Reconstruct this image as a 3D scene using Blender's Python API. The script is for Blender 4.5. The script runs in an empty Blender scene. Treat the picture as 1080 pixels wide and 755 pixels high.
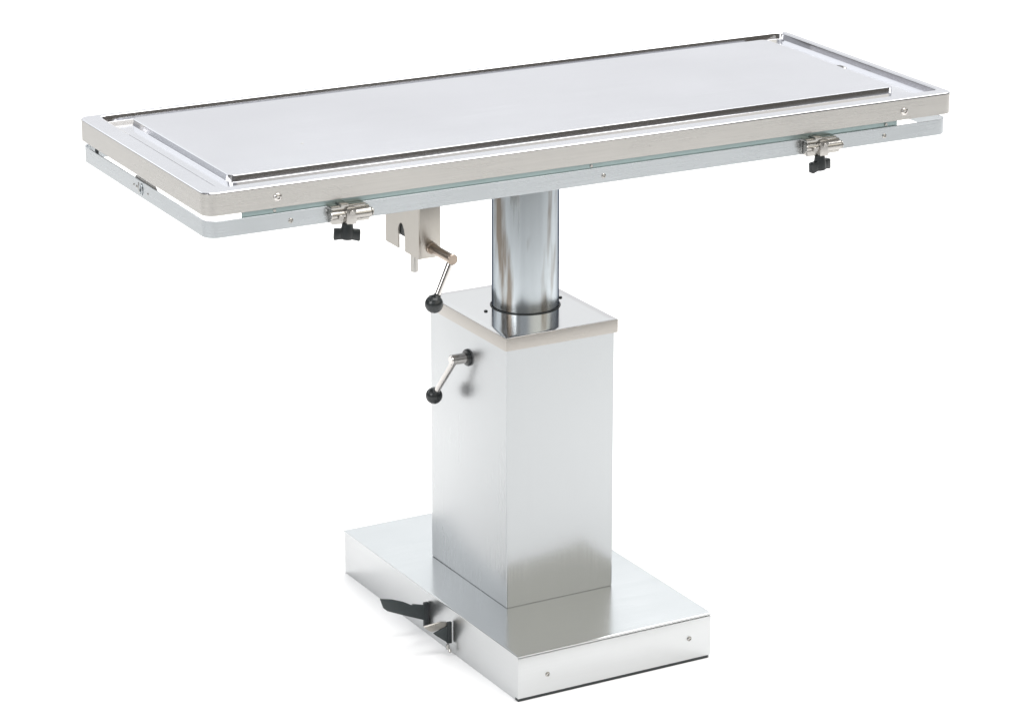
import bpy, bmesh, math, random
from mathutils import Vector, Matrix
random.seed(4)
S = bpy.context.scene
C = S.collection

# ---------------------------------------------------------------- camera
cam_d = bpy.data.cameras.new('camera')
cam = bpy.data.objects.new('camera', cam_d)
C.objects.link(cam)
yaw, pitch, F = 0.48880357, -0.32338140, 3382.895
cam.location = (-2.522793, -4.705532, 2.268062)
fw = Vector((math.sin(yaw)*math.cos(pitch), math.cos(yaw)*math.cos(pitch), math.sin(pitch)))
cam.rotation_euler = fw.to_track_quat('-Z', 'Y').to_euler()
cam_d.sensor_fit = 'HORIZONTAL'
cam_d.sensor_width = 36
cam_d.lens = F/1080*36
cam_d.clip_start = 0.1
cam_d.clip_end = 500
S.camera = cam

# ---------------------------------------------------------------- view
S.view_settings.view_transform = 'Standard'
S.view_settings.look = 'None'
S.view_settings.exposure = 0
S.view_settings.gamma = 1

# ---------------------------------------------------------------- invented world tones (what the polished steel mirrors)
W = bpy.data.worlds.new('World')
S.world = W
W.use_nodes = True
nt = W.node_tree
nt.nodes.clear()
N = nt.nodes.new
L = nt.links.new
tc = N('ShaderNodeTexCoord')
sep = N('ShaderNodeSeparateXYZ')
L(tc.outputs['Generated'], sep.inputs[0])
def vdot(v):
    n = N('ShaderNodeVectorMath'); n.operation = 'DOT_PRODUCT'
    L(tc.outputs['Generated'], n.inputs[0]); n.inputs[1].default_value = v
    return n.outputs['Value']
def mrange(x, a, b, c, d):
    n = N('ShaderNodeMapRange'); n.interpolation_type = 'SMOOTHSTEP'
    L(x, n.inputs[0])
    for i, v in enumerate((a, b, c, d)): n.inputs[i+1].default_value = v
    return n.outputs[0]
# tones made up to shape the steel's reflections: low band bright at rear, dark elsewhere,
# bright above it, warm at front right, dim overhead
z = sep.outputs['Z']
def mixc(f, a, b):
    n = N('ShaderNodeMix'); n.data_type = 'RGBA'
    L(f, n.inputs['Factor'])
    for k, v in (('A', a), ('B', b)):
        if isinstance(v, tuple): n.inputs[k].default_value = v+(1,)
        else: L(v, n.inputs[k])
    return n.outputs['Result']
front_right = mrange(vdot((0.445, -0.842, 0)), 0.50, 0.82, 0, 1)
rear_left = mrange(vdot((-0.52, 0.80, 0)), 0.68, 0.86, 0, 1)
rear = mrange(vdot((0.445, 0.842, 0)), 0.68, 0.86, 0, 1)
band = mixc(rear, (0.16, 0.155, 0.145), (1.06, 1.07, 1.10))
right = mrange(vdot((0.95, 0.0, 0)), 0.30, 0.60, 0, 1)

band = mixc(rear_left, band, (0.12, 0.11, 0.10))
band = mixc(front_right, band, (0.13, 0.12, 0.105))
upper = mixc(rear, (0.85, 0.87, 0.90), (1.30, 1.35, 1.38))
upper = mixc(rear_left, upper, (2.1, 2.15, 2.2))
upper = mixc(front_right, upper, (1.85, 1.78, 1.60))
sky = mixc(mrange(z, 0.25, 0.32, 0, 1), band, upper)
sky = mixc(mrange(z, 0.55, 0.80, 0, 1), sky, (0.30, 0.30, 0.31))
bg = N('ShaderNodeBackground')
L(sky, bg.inputs['Color'])
bg.inputs['Strength'].default_value = 1.0
wo = N('ShaderNodeOutputWorld')
L(bg.outputs[0], wo.inputs['Surface'])

def area(name, loc, target, sx, sy, power, col=(1, 1, 1)):
    d = bpy.data.lights.new(name, 'AREA'); d.shape = 'RECTANGLE'
    d.size = sx; d.size_y = sy; d.energy = power; d.color = col
    o = bpy.data.objects.new(name, d); C.objects.link(o)
    o.location = loc
    o.rotation_euler = (Vector(target)-Vector(loc)).to_track_quat('-Z', 'Y').to_euler()
    return o
soft = area('overhead_fill_light', (1.75, 1.6, 4.4), (1.75, 1.6, 0), 3.8, 8.5, 510, (1, 0.99, 0.975))  # unseen lamp added to turn the floor white
soft.rotation_euler = (0, 0, -0.4889)
area('left_fill_light', (-3.2, -0.9, 2.4), (-0.4, -0.1, 0), 1.8, 1.8, 56, (1, 0.995, 0.99))  # unseen fill lamp added to lift the floor shadow beside the base

# ---------------------------------------------------------------- materials
def newmat(name):
    m = bpy.data.materials.new(name); m.use_nodes = True
    return m, m.node_tree, m.node_tree.nodes['Principled BSDF']
def steel(name, col, rough, stretch=(60, 1, 1), bump=0.02, var=0.05, metallic=1.0, wave=0.0, stain_reflection=0.0, wave_scale=3.0):
    """brushed stainless: a streak noise stretched along the grain drives roughness, colour and a faint bump;
    a slow noise gives the dents of thin sheet metal"""
    m, t, b = newmat(name)
    n = t.nodes.new; l = t.links.new
    co = n('ShaderNodeTexCoord'); mp = n('ShaderNodeMapping')
    mp.inputs['Scale'].default_value = stretch
    l(co.outputs['Object'], mp.inputs[0])
    ns = n('ShaderNodeTexNoise'); ns.inputs['Scale'].default_value = 6; ns.inputs['Detail'].default_value = 6
    l(mp.outputs[0], ns.inputs['Vector'])
    big = n('ShaderNodeTexNoise'); big.inputs['Scale'].default_value = 4.0; big.inputs['Detail'].default_value = 3
    l(co.outputs['Object'], big.inputs['Vector'])
    add = n('ShaderNodeMath'); add.operation = 'MULTIPLY_ADD'; add.inputs[1].default_value = 0.6
    l(big.outputs['Fac'], add.inputs[0])
    sc = n('ShaderNodeMath'); sc.operation = 'MULTIPLY'; sc.inputs[1].default_value = 0.4
    l(ns.outputs['Fac'], sc.inputs[0]); l(sc.outputs[0], add.inputs[2])
    ramp = n('ShaderNodeMapRange'); ramp.inputs[1].default_value = 0.3; ramp.inputs[2].default_value = 0.7
    ramp.inputs[3].default_value = 1-var; ramp.inputs[4].default_value = 1+var
    l(add.outputs[0], ramp.inputs[0])
    mc = n('ShaderNodeVectorMath'); mc.operation = 'SCALE'; mc.inputs[0].default_value = col
    l(ramp.outputs[0], mc.inputs['Scale'])
    out = mc.outputs[0]
    if stain_reflection:  # brown stain streaks, doubling as reflection bands painted on the pole
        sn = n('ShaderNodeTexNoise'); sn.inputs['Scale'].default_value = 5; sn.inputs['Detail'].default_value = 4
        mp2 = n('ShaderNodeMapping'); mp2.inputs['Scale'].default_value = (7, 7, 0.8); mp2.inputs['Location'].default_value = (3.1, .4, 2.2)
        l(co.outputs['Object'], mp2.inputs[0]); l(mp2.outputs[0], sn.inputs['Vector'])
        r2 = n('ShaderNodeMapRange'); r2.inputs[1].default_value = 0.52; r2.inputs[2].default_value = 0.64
        r2.inputs[4].default_value = stain_reflection
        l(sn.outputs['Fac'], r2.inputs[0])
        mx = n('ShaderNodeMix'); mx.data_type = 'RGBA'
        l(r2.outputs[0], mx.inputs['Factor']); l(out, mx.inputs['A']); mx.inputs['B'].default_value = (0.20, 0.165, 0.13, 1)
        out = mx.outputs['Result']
    l(out, b.inputs['Base Color'])
    b.inputs['Metallic'].default_value = metallic
    rr = n('ShaderNodeMapRange'); rr.inputs[1].default_value = 0.3; rr.inputs[2].default_value = 0.7
    rr.inputs[3].default_value = rough*0.8; rr.inputs[4].default_value = rough*1.25
    l(add.outputs[0], rr.inputs[0]); l(rr.outputs[0], b.inputs['Roughness'])
    bp = n('ShaderNodeBump'); bp.inputs['Strength'].default_value = bump; bp.inputs['Distance'].default_value = 0.001
    l(ns.outputs['Fac'], bp.inputs['Height'])
    if wave:
        wn = n('ShaderNodeTexNoise'); wn.inputs['Scale'].default_value = wave_scale; wn.inputs['Detail'].default_value = 1
        l(co.outputs['Object'], wn.inputs['Vector'])
        b2 = n('ShaderNodeBump'); b2.inputs['Strength'].default_value = 1.0; b2.inputs['Distance'].default_value = wave
        l(wn.outputs['Fac'], b2.inputs['Height']); l(b2.outputs[0], bp.inputs['Normal'])
    l(bp.outputs[0], b.inputs['Normal'])
    return m
def plain(name, col, rough, metallic=0.0, noise=0.0):
    m, t, b = newmat(name)
    b.inputs['Roughness'].default_value = rough; b.inputs['Metallic'].default_value = metallic
    ns = t.nodes.new('ShaderNodeTexNoise'); ns.inputs['Scale'].default_value = 90; ns.inputs['Detail'].default_value = 4
    co = t.nodes.new('ShaderNodeTexCoord'); t.links.new(co.outputs['Object'], ns.inputs['Vector'])
    r = t.nodes.new('ShaderNodeMapRange'); r.inputs[3].default_value = 1-noise; r.inputs[4].default_value = 1+noise
    t.links.new(ns.outputs['Fac'], r.inputs[0])
    v = t.nodes.new('ShaderNodeVectorMath'); v.operation = 'SCALE'; v.inputs[0].default_value = col
    t.links.new(r.outputs[0], v.inputs['Scale']); t.links.new(v.outputs[0], b.inputs['Base Color'])
    return m
M = {
 'tray':   steel('satin_steel_tray', (0.585, 0.585, 0.605), 0.13, (1, 40, 40), 0.03, 0.035, wave=0.0004, wave_scale=2),
 'rim':    steel('brushed_rim_beige_reflection', (0.475, 0.462, 0.44), 0.28, (2, 2, 60), 0.03, 0.10),  # beige reflections and their uneven tone put into the rim's colour
 'zinc':   steel('zinc_plated_frame', (0.445, 0.468, 0.482), 0.26, (2, 2, 50), 0.03, 0.10),
 'rail':   steel('zinc_plated_rail', (0.36, 0.45, 0.45), 0.35, (1, 30, 30), 0.05, 0.10),
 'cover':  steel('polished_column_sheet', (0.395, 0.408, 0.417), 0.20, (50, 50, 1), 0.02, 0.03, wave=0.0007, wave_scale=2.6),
 'coverside': steel('satin_column_sheet_lit', (0.43, 0.442, 0.45), 0.30, (50, 50, 1), 0.02, 0.03, wave=0.0007, wave_scale=2.6),  # left face only: rougher copy, its colour lightened to look more lit
 'cap':    steel('polished_cap_sheet', (0.54, 0.53, 0.525), 0.12, (1, 40, 40), 0.02, 0.02),
 'capside': steel('brushed_cap_edge_shaded', (0.39, 0.37, 0.345), 0.28, (1, 1, 60), 0.03, 0.04),  # darker, warmer copy of the cap steel; edge shading put into the colour
 'base':   steel('polished_base_sheet', (0.53, 0.54, 0.543), 0.19, (1, 45, 45), 0.03, 0.03, wave=0.0004),
 'skirt':  steel('satin_base_skirt', (0.575, 0.585, 0.59), 0.34, (1, 1, 45), 0.03, 0.03),
 'shaft':  plain('worn_bronzed_shaft', (0.36, 0.30, 0.25), 0.30, 1.0, 0.15),
 'pole':   steel('stained_steel_pole_reflections', (0.50, 0.54, 0.565), 0.18, (30, 30, .4), 0.01, 0.14, stain_reflection=0.9),
 'box':    steel('brushed_steel_gear_housing', (0.385, 0.365, 0.335), 0.32, (40, 40, 1), 0.05, 0.06),
 'chrome': plain('polished_steel_rod', (0.55, 0.53, 0.51), 0.16, 1.0, 0.05),
 'clamp':  steel('cast_steel_clamp', (0.40, 0.385, 0.365), 0.26, (8, 8, 8), 0.5, 0.15),
 'screw':  plain('screw_steel', (0.40, 0.39, 0.37), 0.25, 1.0, 0.1),
 'knob':   plain('black_moulded_plastic', (0.012, 0.015, 0.016), 0.28, 0.0, 0.2),
 'rubber': plain('black_rubber', (0.022, 0.027, 0.029), 0.5, 0.0, 0.2),
 'pedal':  plain('dark_grey_pedal_paint', (0.035, 0.044, 0.046), 0.45, 0.0, 0.2),
 'dark':   plain('black_bore_shade', (0.01, 0.01, 0.01), 0.6),
 'floor':  plain('white_studio_floor', (0.94, 0.94, 0.94), 0.9, 0.0, 0.005),
}

# the pole is turned and polished round its axis: its gloss spreads up and down, not sideways
_t = M['pole'].node_tree; _b = _t.nodes['Principled BSDF']
_b.inputs['Specular Tint'].default_value = (0.04, 0.04, 0.06, 1)  # dark edge tint stands in for dark reflections along the pole's sides
_b.inputs['Anisotropic'].default_value = 0.6; _b.inputs['Anisotropic Rotation'].default_value = 0.25
_tg = _t.nodes.new('ShaderNodeTangent'); _tg.direction_type = 'RADIAL'; _tg.axis = 'Z'
_t.links.new(_tg.outputs[0], _b.inputs['Tangent'])

# ---------------------------------------------------------------- mesh helpers
def rrect(x0, x1, y0, y1, r, z, n=5):
    out = []
    for cx, cy, a in ((x1-r, y0+r, -90), (x1-r, y1-r, 0), (x0+r, y1-r, 90), (x0+r, y0+r, 180)):
        for i in range(n+1):
            t = math.radians(a+90*i/n)
            out.append((cx+r*math.cos(t), cy+r*math.sin(t), z))
    return out
def loft(bm, rings, cap0=True, cap1=True, closed=True):
    vs = [[bm.verts.new(p) for p in r] for r in rings]
    n = len(vs[0])
    for a, b in zip(vs, vs[1:]):
        for i in range(n if closed else n-1):
            j = (i+1) % n
            bm.faces.new((a[i], a[j], b[j], b[i]))
    if cap0: bm.faces.new(vs[0][::-1])
    if cap1: bm.faces.new(vs[-1])
    return vs
def frame_axes(d):
    d = Vector(d).normalized()
    a = Vector((0, 0, 1)) if abs(d.z) < 0.9 else Vector((1, 0, 0))
    u = d.cross(a).normalized()
    return d, u, d.cross(u)
def lathe(bm, p0, d, prof, n=32):
    """revolve (distance along d, radius) pairs"""
    d, u, v = frame_axes(d); p0 = Vector(p0)
    rings = [[p0+d*s+(u*math.cos(2*math.pi*i/n)+v*math.sin(2*math.pi*i/n))*max(r, 1e-5) for i in range(n)] for s, r in prof]
    loft(bm, rings)
def tube(bm, p0, p1, r0, r1=None, n=20, bev=0.0006):
    r1 = r1 or r0
    ln = (Vector(p1)-Vector(p0)).length
    lathe(bm, p0, Vector(p1)-Vector(p0), [(0, r0-bev), (bev, r0), (ln-bev, r1), (ln, r1-bev)], n)
def box(bm, x0, x1, y0, y1, z0, z1, bev=0.001, seg=2, rot=None, piv=None):
    t = bmesh.new()
    loft(t, [[(x0, y0, z0), (x1, y0, z0), (x1, y1, z0), (x0, y1, z0)], [(x0, y0, z1), (x1, y0, z1), (x1, y1, z1), (x0, y1, z1)]])
    if bev: bmesh.ops.bevel(t, geom=t.edges[:], offset=bev, segments=seg, affect='EDGES', profile=0.5)
    merge(bm, t, rot, piv)
def prism(bm, pts, axis, a, b, bev=0.0008):
    """polygon of 2-D points extruded along axis (0,1,2) from a to b"""
    def P(q, v):
        q = list(q); q.insert(axis, v); return tuple(q)
    t = bmesh.new()
    loft(t, [[P(q, a) for q in pts], [P(q, b) for q in pts]])
    bmesh.ops.recalc_face_normals(t, faces=t.faces[:])
    if bev: bmesh.ops.bevel(t, geom=t.edges[:], offset=bev, segments=2, affect='EDGES', profile=0.5)
    merge(bm, t)
def merge(bm, t, rot=None, piv=None):
    if rot is not None:
        bmesh.ops.rotate(t, verts=t.verts[:], cent=Vector(piv), matrix=rot)
    me = bpy.data.meshes.new('tmp'); t.to_mesh(me); t.free()
    bm.from_mesh(me); bpy.data.meshes.remove(me)
BR = Matrix.Rotation(0.020348585, 3, 'Z')      # the pedestal stands turned about one degree
def obj(name, bm, mat, parent=None, turn=False, angle=35):
    bmesh.ops.recalc_face_normals(bm, faces=bm.faces[:])
    if turn: bmesh.ops.rotate(bm, verts=bm.verts[:], cent=(0, 0, 0), matrix=BR)
    me = bpy.data.meshes.new(name); bm.to_mesh(me); bm.free()
    for p in me.polygons: p.use_smooth = True
    me.set_sharp_from_angle(angle=math.radians(angle))
    for mm in (mat if isinstance(mat, (list, tuple)) else [mat]): me.materials.append(mm)
    o = bpy.data.objects.new(name, me); C.objects.link(o)
    if parent: o.parent = parent
    return o
NB = bmesh.new

# ---------------------------------------------------------------- the setting: white studio floor
bm = NB()
n = 24
vs = [[bm.verts.new((-40+80*i/n, -40+80*j/n, 0)) for i in range(n+1)] for j in range(n+1)]
for j in range(n):
    for i in range(n): bm.faces.new((vs[j][i], vs[j][i+1], vs[j+1][i+1], vs[j+1][i]))
fl = obj('floor', bm, M['floor']); fl['kind'] = 'structure'

# ---------------------------------------------------------------- the table
root = bpy.data.objects.new('operating_table', None); C.objects.link(root)
root['label'] = 'stainless steel operating table with grooved rectangular top on a square column and broad base'
root['category'] = 'table'

HL, HW, ZT, ZB = 0.70, 0.2754, 0.9355, 0.8985
# --- table top: rim, drainage channel, raised centre plate in one pressed sheet
bm = NB()
X0, X1, Y0, Y1 = -.7025, .7040, -HW, HW
def R4(l, r_, f, b_, rad, z): return rrect(X0+l, X1-r_, Y0+f, Y1-b_, rad, z, 10)
rings = [R4(.0016, .0016, .0016, .0016, .019, ZB)]
rings += [R4(0, 0, 0, 0, .020, ZB+.0003), R4(0, 0, 0, 0, .020, ZT-.0022)]
for k in (30, 60, 90):
    a = math.radians(k); d = .0022*(1-math.cos(a)); rings.append(R4(d, d, d, d, .020-d, ZT-.0022+.0022*math.sin(a)))
# rim top, inner edge of rim
gl, gr, gf, gb = .034, .0145, .028, .0125          # rim widths left, right, front, back
rings.append(R4(gl-.002, gr-.001, gf-.001, gb-.001, .012, ZT))
rings.append(R4(gl, gr, gf, gb, .012, ZT-.0008))
dz = .0115
rings.append(R4(gl+.0008, gr+.0002, gf+.0008, gb+.0002, .012, ZT-.0012))
rings.append(R4(gl+.0055, gr+.0024, gf+.0024, gb+.0024, .0096, ZT-dz+.0003))
rings.append(R4(gl+.0068, gr+.0028, gf+.0032, gb+.0028, .0092, ZT-dz))
# channel floor, then plate wall
pl, pr_, pf, pb = .076, .067, .083, .0445
pz = ZT-.0008
rings.append(R4(pl-.0004, pr_-.0012, pf-.0004, pb-.0012, .016, ZT-dz))
rings.append(R4(pl, pr_-.0003, pf, pb-.0003, .016, ZT-dz+.0004))
rings.append(R4(pl+.0024, pr_+.0006, pf+.0024, pb+.0006, .0136, pz-.0005))
rings.append(R4(pl+.0029, pr_+.0012, pf+.0028, pb+.0012, .0130, pz-.0001))
rings.append(R4(pl+.0034, pr_+.0030, pf+.0031, pb+.0030, .0125, pz))
loft(bm, rings, cap0=False, cap1=True)
# folded-in lower lip and inner skin, so the top has real sheet thickness underneath
rings = [R4(.0016, .0016, .0016, .0016, .019, ZB), R4(.012, .012, .012, .012, .008, ZB), R4(.012, .012, .012, .012, .008, ZT-dz-.003)]
loft(bm, rings, cap0=False, cap1=True)
bmesh.ops.remove_doubles(bm, verts=bm.verts[:], dist=0.00005)
top = obj('tabletop', bm, [M['tray'], M['rim']], root, angle=12)
for p in top.data.polygons:
    if p.center.z < ZT-.002 and abs(p.normal.z) < .6 and (abs(p.center.x) > HL-.010 or abs(p.center.y) > HW-.013): p.material_index = 1
# drain in the right-hand channel
bm = NB()
DX, DY, DZ = 0.655, 0.014, ZT-dz
lathe(bm, (DX, DY, DZ-.02), (0, 0, 1), [(0, .0095), (.0206, .0095), (.0213, .0105), (.0213, .0130), (.0203, .0155), (.0195, .0155)], 28)
dr = obj('drain_hole', bm, M['chrome'], top)
bm = NB(); lathe(bm, (DX, DY, DZ-.0195), (0, 0, 1), [(0, .0088), (.0213, .0090), (.0216, .0086)], 24)  # solid black plug painting the shade inside the drain
obj('drain_shade_plug', bm, M['dark'], top)
bm = NB(); lathe(bm, (-.44, -.0597, pz-.0005), (0, 0, 1), [(0, .0022), (.0008, .0020), (.0012, .0008)], 12)
obj('rivet', bm, M['screw'], top)
# button-head screws on the front rim
def screw(name, p, d, r, h, par, mat='chrome', socket=True):
    bm = NB()
    lathe(bm, p, d, [(-.001, r), (h*.35, r), (h*.75, r*.85), (h, r*.5), (h, r*.42), (h*.35, r*.38), (h*.3, .0002)], 20)
    o = obj(name, bm, M[mat], par)
    return o
for x, z in ((-.5805, .9157), (.5996, .9134)):
    screw('rim_screw', (x, Y0, z), (0, -1, 0), .0068, .0035, top)

# --- frame below the top
FZ0, FZ1 = 0.8625, 0.8895
FX0, FX1, FY0, FY1 = -.7005, .6950, -.2745, .2700
bm = NB()
def RF(d, rad, z): return rrect(FX0+d, FX1-d, FY0+d, FY1-d, rad, z, 6)
rr = [RF(0.0004, .0216, FZ0), RF(0, .022, FZ0+.0005), RF(0, .022, FZ1-.0002), RF(.0002, .0218, FZ1), RF(.0024, .0196, FZ1), RF(.003, .019, FZ1-.0006), RF(.003, .019, FZ0)]
v = loft(bm, rr+[rr[0]], cap0=False, cap1=False)
bmesh.ops.remove_doubles(bm, verts=bm.verts[:], dist=0.00001)
fr = obj('frame', bm, M['zinc'], root)
for x in (-.5588, .0046, .5602):
    screw('frame_screw', (x, FY0, .8745), (0, -1, 0), .0042, .002, fr, 'screw')
# cross members carrying the top
for x0, x1 in ((-.46, -.42), (-.10, -.06), (.07, .11), (.42, .46)):
    bm = NB(); box(bm, x0, x1, FY0+.0035, FY1-.0035, FZ0+.003, FZ1-.004, .001)
    obj('cross_member', bm, M['zinc'], fr)
# recessed rails that close the slit on the long sides
def rail(y0, y1):
    bm = NB(); box(bm, -.640, .588, y0, y1, FZ1-.012, ZB+.004, .0004)
    return obj('side_rail', bm, M['rail'], root)
r1 = rail(-.2713, -.2690); rail(.2625, .2665)
for x in (-.585, -.017, .565):
    bm = NB(); tube(bm, (x, -.2711, FZ1+.0042), (x, -.2732, FZ1+.0042), .0028); obj('rail_pin', bm, M['screw'], r1)
# spacers between top and frame
for x, y in ((-.690, .2234), (-.690, -.2400), (.680, .2400), (.680, -.2400)):
    if (x, y) == (-.690, -.2400) or (x, y) == (.680, -.2400): continue
    bm = NB(); lathe(bm, (x, y, FZ1-.012), (0, 0, 1), [(0, .0030), (.0225, .0030)], 16); obj('spacer', bm, M['rubber'], root)
# catch plate on the short side
bm = NB()
prism(bm, [(.036, FZ1-.003), (.030, FZ1+.0035), (-.052, FZ1+.0035), (-.060, FZ1-.003)], 0, FX0+.0035, FX0+.006, .0006)
cp = obj('catch_plate', bm, M['screw'], fr)
for i, (y, r, z) in enumerate(((.030, .0022, .8775), (.018, .0026, .8770), (-.030, .0022, .8760))):
    screw('stamped_mark', (FX0, y, z), (-1, 0, 0), r, .001, fr, 'screw')
bm = NB()
n = 28
rings = []
for k in range(6):
    a = 2*math.pi*k/6
    rings.append([(FX0-.0008+.0010*math.sin(a)*1.0, -.002+(.0085+.0013*math.cos(a))*math.cos(2*math.pi*i/n)*.62, .8768+(.0088+.0013*math.cos(a))*math.sin(2*math.pi*i/n)) for i in range(n)])
loft(bm, rings+[rings[0]], False, False); bmesh.ops.remove_doubles(bm, verts=bm.verts[:], dist=0.00001)
obj('stamped_mark', bm, M['zinc'], fr)
bm = NB(); box(bm, FX0-.0006, FX0+.001, .0085, .0105, .869, .886, .0003); obj('stamped_mark', bm, M['screw'], fr)

# --- accessory clamps under the front rim
def clamp(cx, tilt, wingtilt):
    """cx: middle of the clamp body"""
    yb, yf = FY0-.0005, -.296
    bm = NB()
    box(bm, cx-.034, cx-.009, yf+.006, yb, .8615, .8870, .0022)                # left cheek
    box(bm, cx-.012, cx+.006, yf, yb, .8600, .8885, .0025)                     # middle lug
    box(bm, cx+.004, cx+.030, yf+.004, yb, .8630, .8880, .0020)
    tube(bm, (cx+.002, yf+.008, .8750), (cx+.033, yf+.008, .8750), .0086, n=24, bev=.0015)  # barrel
    tube(bm, (cx-.036, yf+.010, .8765), (cx-.010, yf+.010, .8765), .0072, n=20, bev=.0015)
    tube(bm, (cx-.0215, yf+.007, .874), (cx-.0215, yf-.001, .874), .0045, n=14)
    tube(bm, (cx-.003, yf+.002, .8800), (cx-.003, yf-.003, .8800), .0042, n=14)
    c = obj('rail_clamp', bm, M['clamp'], root)
    bm = NB()
    box(bm, cx-.036, cx+.024, -.2905, -.2702, .8865, .8915, .0012)             # dark upper jaw in the slit
    box(bm, cx-.020, cx-.006, -.2925, -.2702, .8900, .8945, .0012)
    obj('clamp_jaw', bm, M['screw'], c)
    bm = NB(); tube(bm, (cx+.034, yf+.008, .875), (cx+.0365, yf+.008, .875), .0068); tube(bm, (cx+.0405, yf+.014, .8745), (cx+.0405, yf+.0185, .8745), .0026)
    obj('pivot_pin', bm, M['screw'], c)
    # wing knob on its stem
    bm = NB()
    kx, ky = cx-.0075, yf+.008
    tube(bm, (kx, ky, .864), (kx, ky, .852), .0052, n=16)
    kn = obj('threaded_stem', bm, M['chrome'], c)
    bm = NB()
    zt, zb = .8605, .8345
    lathe(bm, (kx, ky, zb+.001), (0, 0, 1), [(0, .009), (.0015, .0110), (.012, .0110), (.0180, .0098), (.0255, .0088), (.0265, .0070)], 20)
    for s in (-1, 1):
        prism(bm, [(kx+s*.004, zt-.004), (kx+s*.010, zt-.0085), (kx+s*.0200, zt-.0085), (kx+s*.0212, zt-.010), (kx+s*.0212, zb+.001), (kx+s*.0200, zb-.001), (kx+s*.010, zb+.001), (kx+s*.004, zb+.001)], 1, ky-.0062, ky+.0062, .0018)
    R = Matrix.Rotation(math.radians(wingtilt), 3, 'Z') @ Matrix.Rotation(math.radians(tilt), 3, 'Y')
    bmesh.ops.rotate(bm, verts=bm.verts[:], cent=(kx, ky, .858), matrix=R)
    obj('wing_knob', bm, M['knob'], c)
clamp(-.4600, 4, -22)
clamp(.4270, -3, 12)

# --- tilt gear housing with its crank
GX0, GX1, GY0, GY1 = -.2986, -.2590, -.2000, -.0750
bm = NB()
# folded sheet: left cheek with a keyhole slot, front face, right cheek
zb, ztop = .7540, FZ0+.004
def cheek(x0, x1, slot):
    if slot:
        pts = [(GY0, zb), (-.1475, zb), (-.1475, zb+.017)]
        pts += [(-.1475+.0000, zb+.030)]
        for a in range(180, -1, -30):
            pts.append((-.1345+.0130*-math.cos(math.radians(180-a))*-1, 0)) if False else None
        pts += [(-.1455, zb+.036), (-.1400, zb+.0440), (-.1345, zb+.0465), (-.1290, zb+.0440), (-.1235, zb+.036), (-.1225, zb+.030), (-.1225, zb), (GY1, zb), (GY1, ztop), (GY0, ztop)]
        prism(bm, pts, 0, x0, x1, 0)
    else:
        box(bm, x0, x1, GY0+.0021, GY1, zb, ztop, 0)
cheek(GX0, GX0+.003, True)
cheek(GX1-.003, GX1, False)
box(bm, GX0+.0031, GX1, GY0, GY0+.003, zb, ztop, .0006)
box(bm, GX0+.003, GX1-.003, GY1-.003, GY1, zb+.03, ztop, 0)
gb_ = obj('tilt_gear_housing', bm, M['box'], root)
bm = NB(); box(bm, GX0+.0045, GX1-.0045, GY0+.020, GY1-.006, zb+.022, ztop-.002, .001)
obj('gear_block', bm, M['rubber'], gb_)
bm = NB(); tube(bm, (-.2780, -.1405, zb+.020), (-.2780, -.1405, .7150), .0066, n=20, bev=.0012); obj('guide_pin', bm, M['screw'], gb_)
sx, sz = -.2763, .7715
bm = NB(); tube(bm, (sx, GY0+.002, sz), (sx, -.2755, sz), .0082, n=24, bev=.001)
tube(bm, (sx, -.2755, sz), (sx, -.2790, sz), .0090, n=24, bev=.0012)
tube(bm, (sx, GY0+.001, sz), (sx, GY0-.006, sz), .0100, n=24, bev=.001)
obj('crank_shaft', bm, M['shaft'], gb_)
bcen = Vector((-.3070, -.2700, .6990))
p0 = Vector((sx+.001, -.2700, sz-.004))
bm = NB(); tube(bm, p0, bcen, .0062, .0046, n=20)
obj('crank_lever', bm, M['chrome'], gb_)
def ball(c, d, r, par):
    bm = NB(); d = Vector(d).normalized()
    prof = [(-r*math.cos(math.radians(a)), r*math.sin(math.radians(a))) for a in range(0, 156, 8)]
    prof += [(r*.96, r*.40), (r*1.12, r*.38)]
    lathe(bm, c, d, prof, 32)
    return obj('ball_knob', bm, M['knob'], par)
ball(bcen, p0-bcen, .0152, gb_)

# --- lifting pole
PX, PY = .0062, 0.0
bm = NB()
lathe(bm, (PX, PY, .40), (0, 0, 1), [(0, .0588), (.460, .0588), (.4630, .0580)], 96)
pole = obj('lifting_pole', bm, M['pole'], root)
bm = NB(); box(bm, PX-.11, PX+.11, PY-.11, PY+.11, .8600, .8640, .001)
obj('mounting_plate', bm, M['zinc'], pole)
bm = NB()
KZ = .5765
lathe(bm, (PX, PY, KZ-.001), (0, 0, 1), [(0, .0620), (.0013, .0620), (.0022, .0614), (.0023, .0600), (.0016, .0591), (0, .0591)], 72)
obj('rubber_ring', bm, M['rubber'], pole)

# --- column cover, built in the turned frame of the pedestal
BH = .0830
KX0, KX1, KY0, KY1 = -.1145, .0990, -.1495, .1290
bm = NB()
loft(bm, [rrect(KX0+.001, KX1-.001, KY0+.001, KY1-.001, .002, BH-.01, 3), rrect(KX0+.001, KX1-.001, KY0+.001, KY1-.001, .002, BH+.0016, 3), rrect(KX0, KX1, KY0, KY1, .0025, BH+.0017, 3), rrect(KX0, KX1, KY0, KY1, .0025, KZ-.003, 3)], cap0=True, cap1=True)
colm = obj('column_cover', bm, [M['cover'], M['coverside']], root, True)
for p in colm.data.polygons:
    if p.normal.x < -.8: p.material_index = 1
bm = NB()
e = .0022; er = .0065
rg = [rrect(KX0-e, KX1+er, KY0-e, KY1+e, .003, KZ-.0235, 3), rrect(KX0-e, KX1+er, KY0-e, KY1+e, .003, KZ-.0014, 3)]
for k in (30, 60, 90):
    a = math.radians(k); d = .0014*(1-math.cos(a)); rg.append(rrect(KX0-e+d, KX1+er-d, KY0-e+d, KY1+e-d, .0026, KZ-.0014+.0014*math.sin(a), 3))
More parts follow.
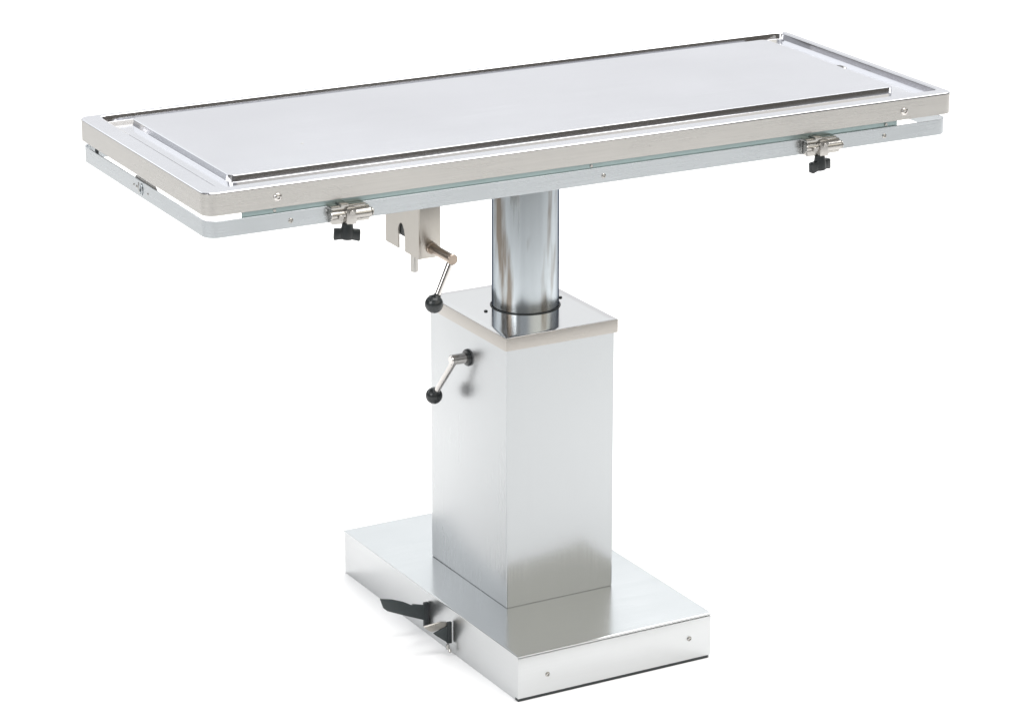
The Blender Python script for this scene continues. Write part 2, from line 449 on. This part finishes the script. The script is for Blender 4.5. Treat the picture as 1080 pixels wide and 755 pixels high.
rg.append(rrect(KX0+.01, KX1-.01, KY0+.01, KY1-.01, .0026, KZ, 3))
loft(bm, rg, cap0=False, cap1=True)
loft(bm, [rrect(KX0-e, KX1+er, KY0-e, KY1+e, .003, KZ-.0235, 3), rrect(KX0-.0001, KX1+.0001, KY0-.0001, KY1+.0001, .0026, KZ-.0235, 3)], False, False)
bmesh.ops.remove_doubles(bm, verts=bm.verts[:], dist=0.00002)
cap = obj('column_cap', bm, [M['cap'], M['capside']], colm, True)
for p in cap.data.polygons:
    if abs(p.normal.z) < .3: p.material_index = 1
for x, y in ((-.0735, -.0021), (.0791, .0039)):
    bm = NB(); lathe(bm, (x, y, KZ-.001), (0, 0, 1), [(0, .0034), (.0020, .0034), (.0032, .0024), (.0033, .0005)], 14)
    obj('cap_screw', bm, M['rubber'], colm, True)

# --- base
BX0, BX1, BY0, BY1 = -.2005, .1855, -.3415, .3175
bm = NB()
def RB(d, z, rad=.0015): return rrect(BX0+d, BX1-d, BY0+d, BY1-d, rad, z, 2)
rg = [RB(.0014, .0003), RB(.0014, BH-.0034), RB(.0014, BH-.0032), RB(0, BH-.0030), RB(0, BH-.0009), RB(.0003, BH-.0002), RB(.0010, BH), RB(.004, BH)]
loft(bm, rg, True, True)
base = obj('base', bm, [M['base'], M['skirt']], root, True)
for p in base.data.polygons:
    if abs(p.normal.z) < .3: p.material_index = 1
bm = NB()
box(bm, BX0+.0005, BX1-.0022, BY0-.0012, BY0+.0010, .0055, BH-.0042, .0006)
ep = obj('end_panel', bm, M['skirt'], base, True)
bm = NB(); box(bm, BX0+.001, BX1-.006, BY0-.0006, BY0+.010, .0003, .0052, .0005)
obj('rubber_foot_strip', bm, M['rubber'], base, True)
for x, z in ((-.1430, .0395), (.1395, .0445)):
    bm = NB()
    r, h = .0044, .0022
    lathe(bm, (x, BY0-.0012, z), (0, -1, 0), [(-.0005, r), (h*.4, r), (h, r*.6), (h, r*.45), (h*.4, r*.4), (h*.35, .0002)], 16)
    obj('panel_screw', bm, M['screw'], base, True)

# --- height crank on the left face of the column
cy, cz = -.0148, .5020
fx = KX0-.0005
bm = NB()
lathe(bm, (fx+.004, cy, cz), (-1, 0, 0), [(0, .0150), (.0060, .0150), (.0080, .0138), (.0085, .0090), (.0060, .0085)], 32)
hc = bpy.data.objects.new('height_crank', None); C.objects.link(hc); hc.parent = root
obj('black_collar', bm, M['knob'], hc)
bm = NB(); tube(bm, (fx+.001, cy, cz), (-.1490, cy, cz), .0092, n=28, bev=.0022)
obj('crank_shaft', bm, M['chrome'], hc)
b2 = Vector((-.1500, .0470, .4190)); q0 = Vector((-.1405, cy+.001, cz-.003))
bm = NB(); tube(bm, q0, b2, .0058, .0050, n=20); obj('crank_lever', bm, M['chrome'], hc)
ball(b2, q0-b2, .0150, hc)

# --- foot pedals on the left side of the base
wx = -.2055
bm = NB(); box(bm, wx-.0030, wx+.0060, -.0255, -.0190, .0175, .0640, .0012)
s1 = None
ped = bpy.data.objects.new('foot_pedal', None); C.objects.link(ped); ped.parent = root
obj('slot_guard', bm, M['rubber'], ped)
bm = NB()
prism(bm, [(-.2935, .0882), (-.2870, .0690), (-.2800, .0625), (-.2420, .0455), (-.2060, .0300), (-.2060, .0590), (-.2290, .0655), (-.2320, .0640), (-.2480, .0735), (-.2700, .0825)], 1, -.0245, -.0200, .0009)
obj('pedal_blade', bm, M['pedal'], ped)
ped2 = bpy.data.objects.new('foot_pedal', None); C.objects.link(ped2); ped2.parent = root
bm = NB(); box(bm, wx-.0030, wx+.0060, -.1155, -.1090, .0205, .0605, .0012); obj('slot_guard', bm, M['rubber'], ped2)
bm = NB(); prism(bm, [(-.2060, .0210), (-.2060, .0550), (-.2350, .0450), (-.2300, .0400)], 1, -.1140, -.1105, .0008); obj('pedal_blade', bm, M['pedal'], ped2)
bm = NB(); prism(bm, [(-.2525, .0600), (-.2440, .0520), (-.2380, .0480), (-.2070, .0520), (-.2070, .0600), (-.2200, .0625)], 1, -.1128, -.1060, .0010); obj('pedal_tread', bm, M['box'], ped2)
bm = NB(); tube(bm, (wx-.003, -.1155, .020), (wx-.003, -.1165, .0115), .0032, n=12); tube(bm, (wx-.001, -.118, .012), (wx-.001, -.1225, .0070), .0030, n=12); obj('pedal_pin', bm, M['screw'], ped2)
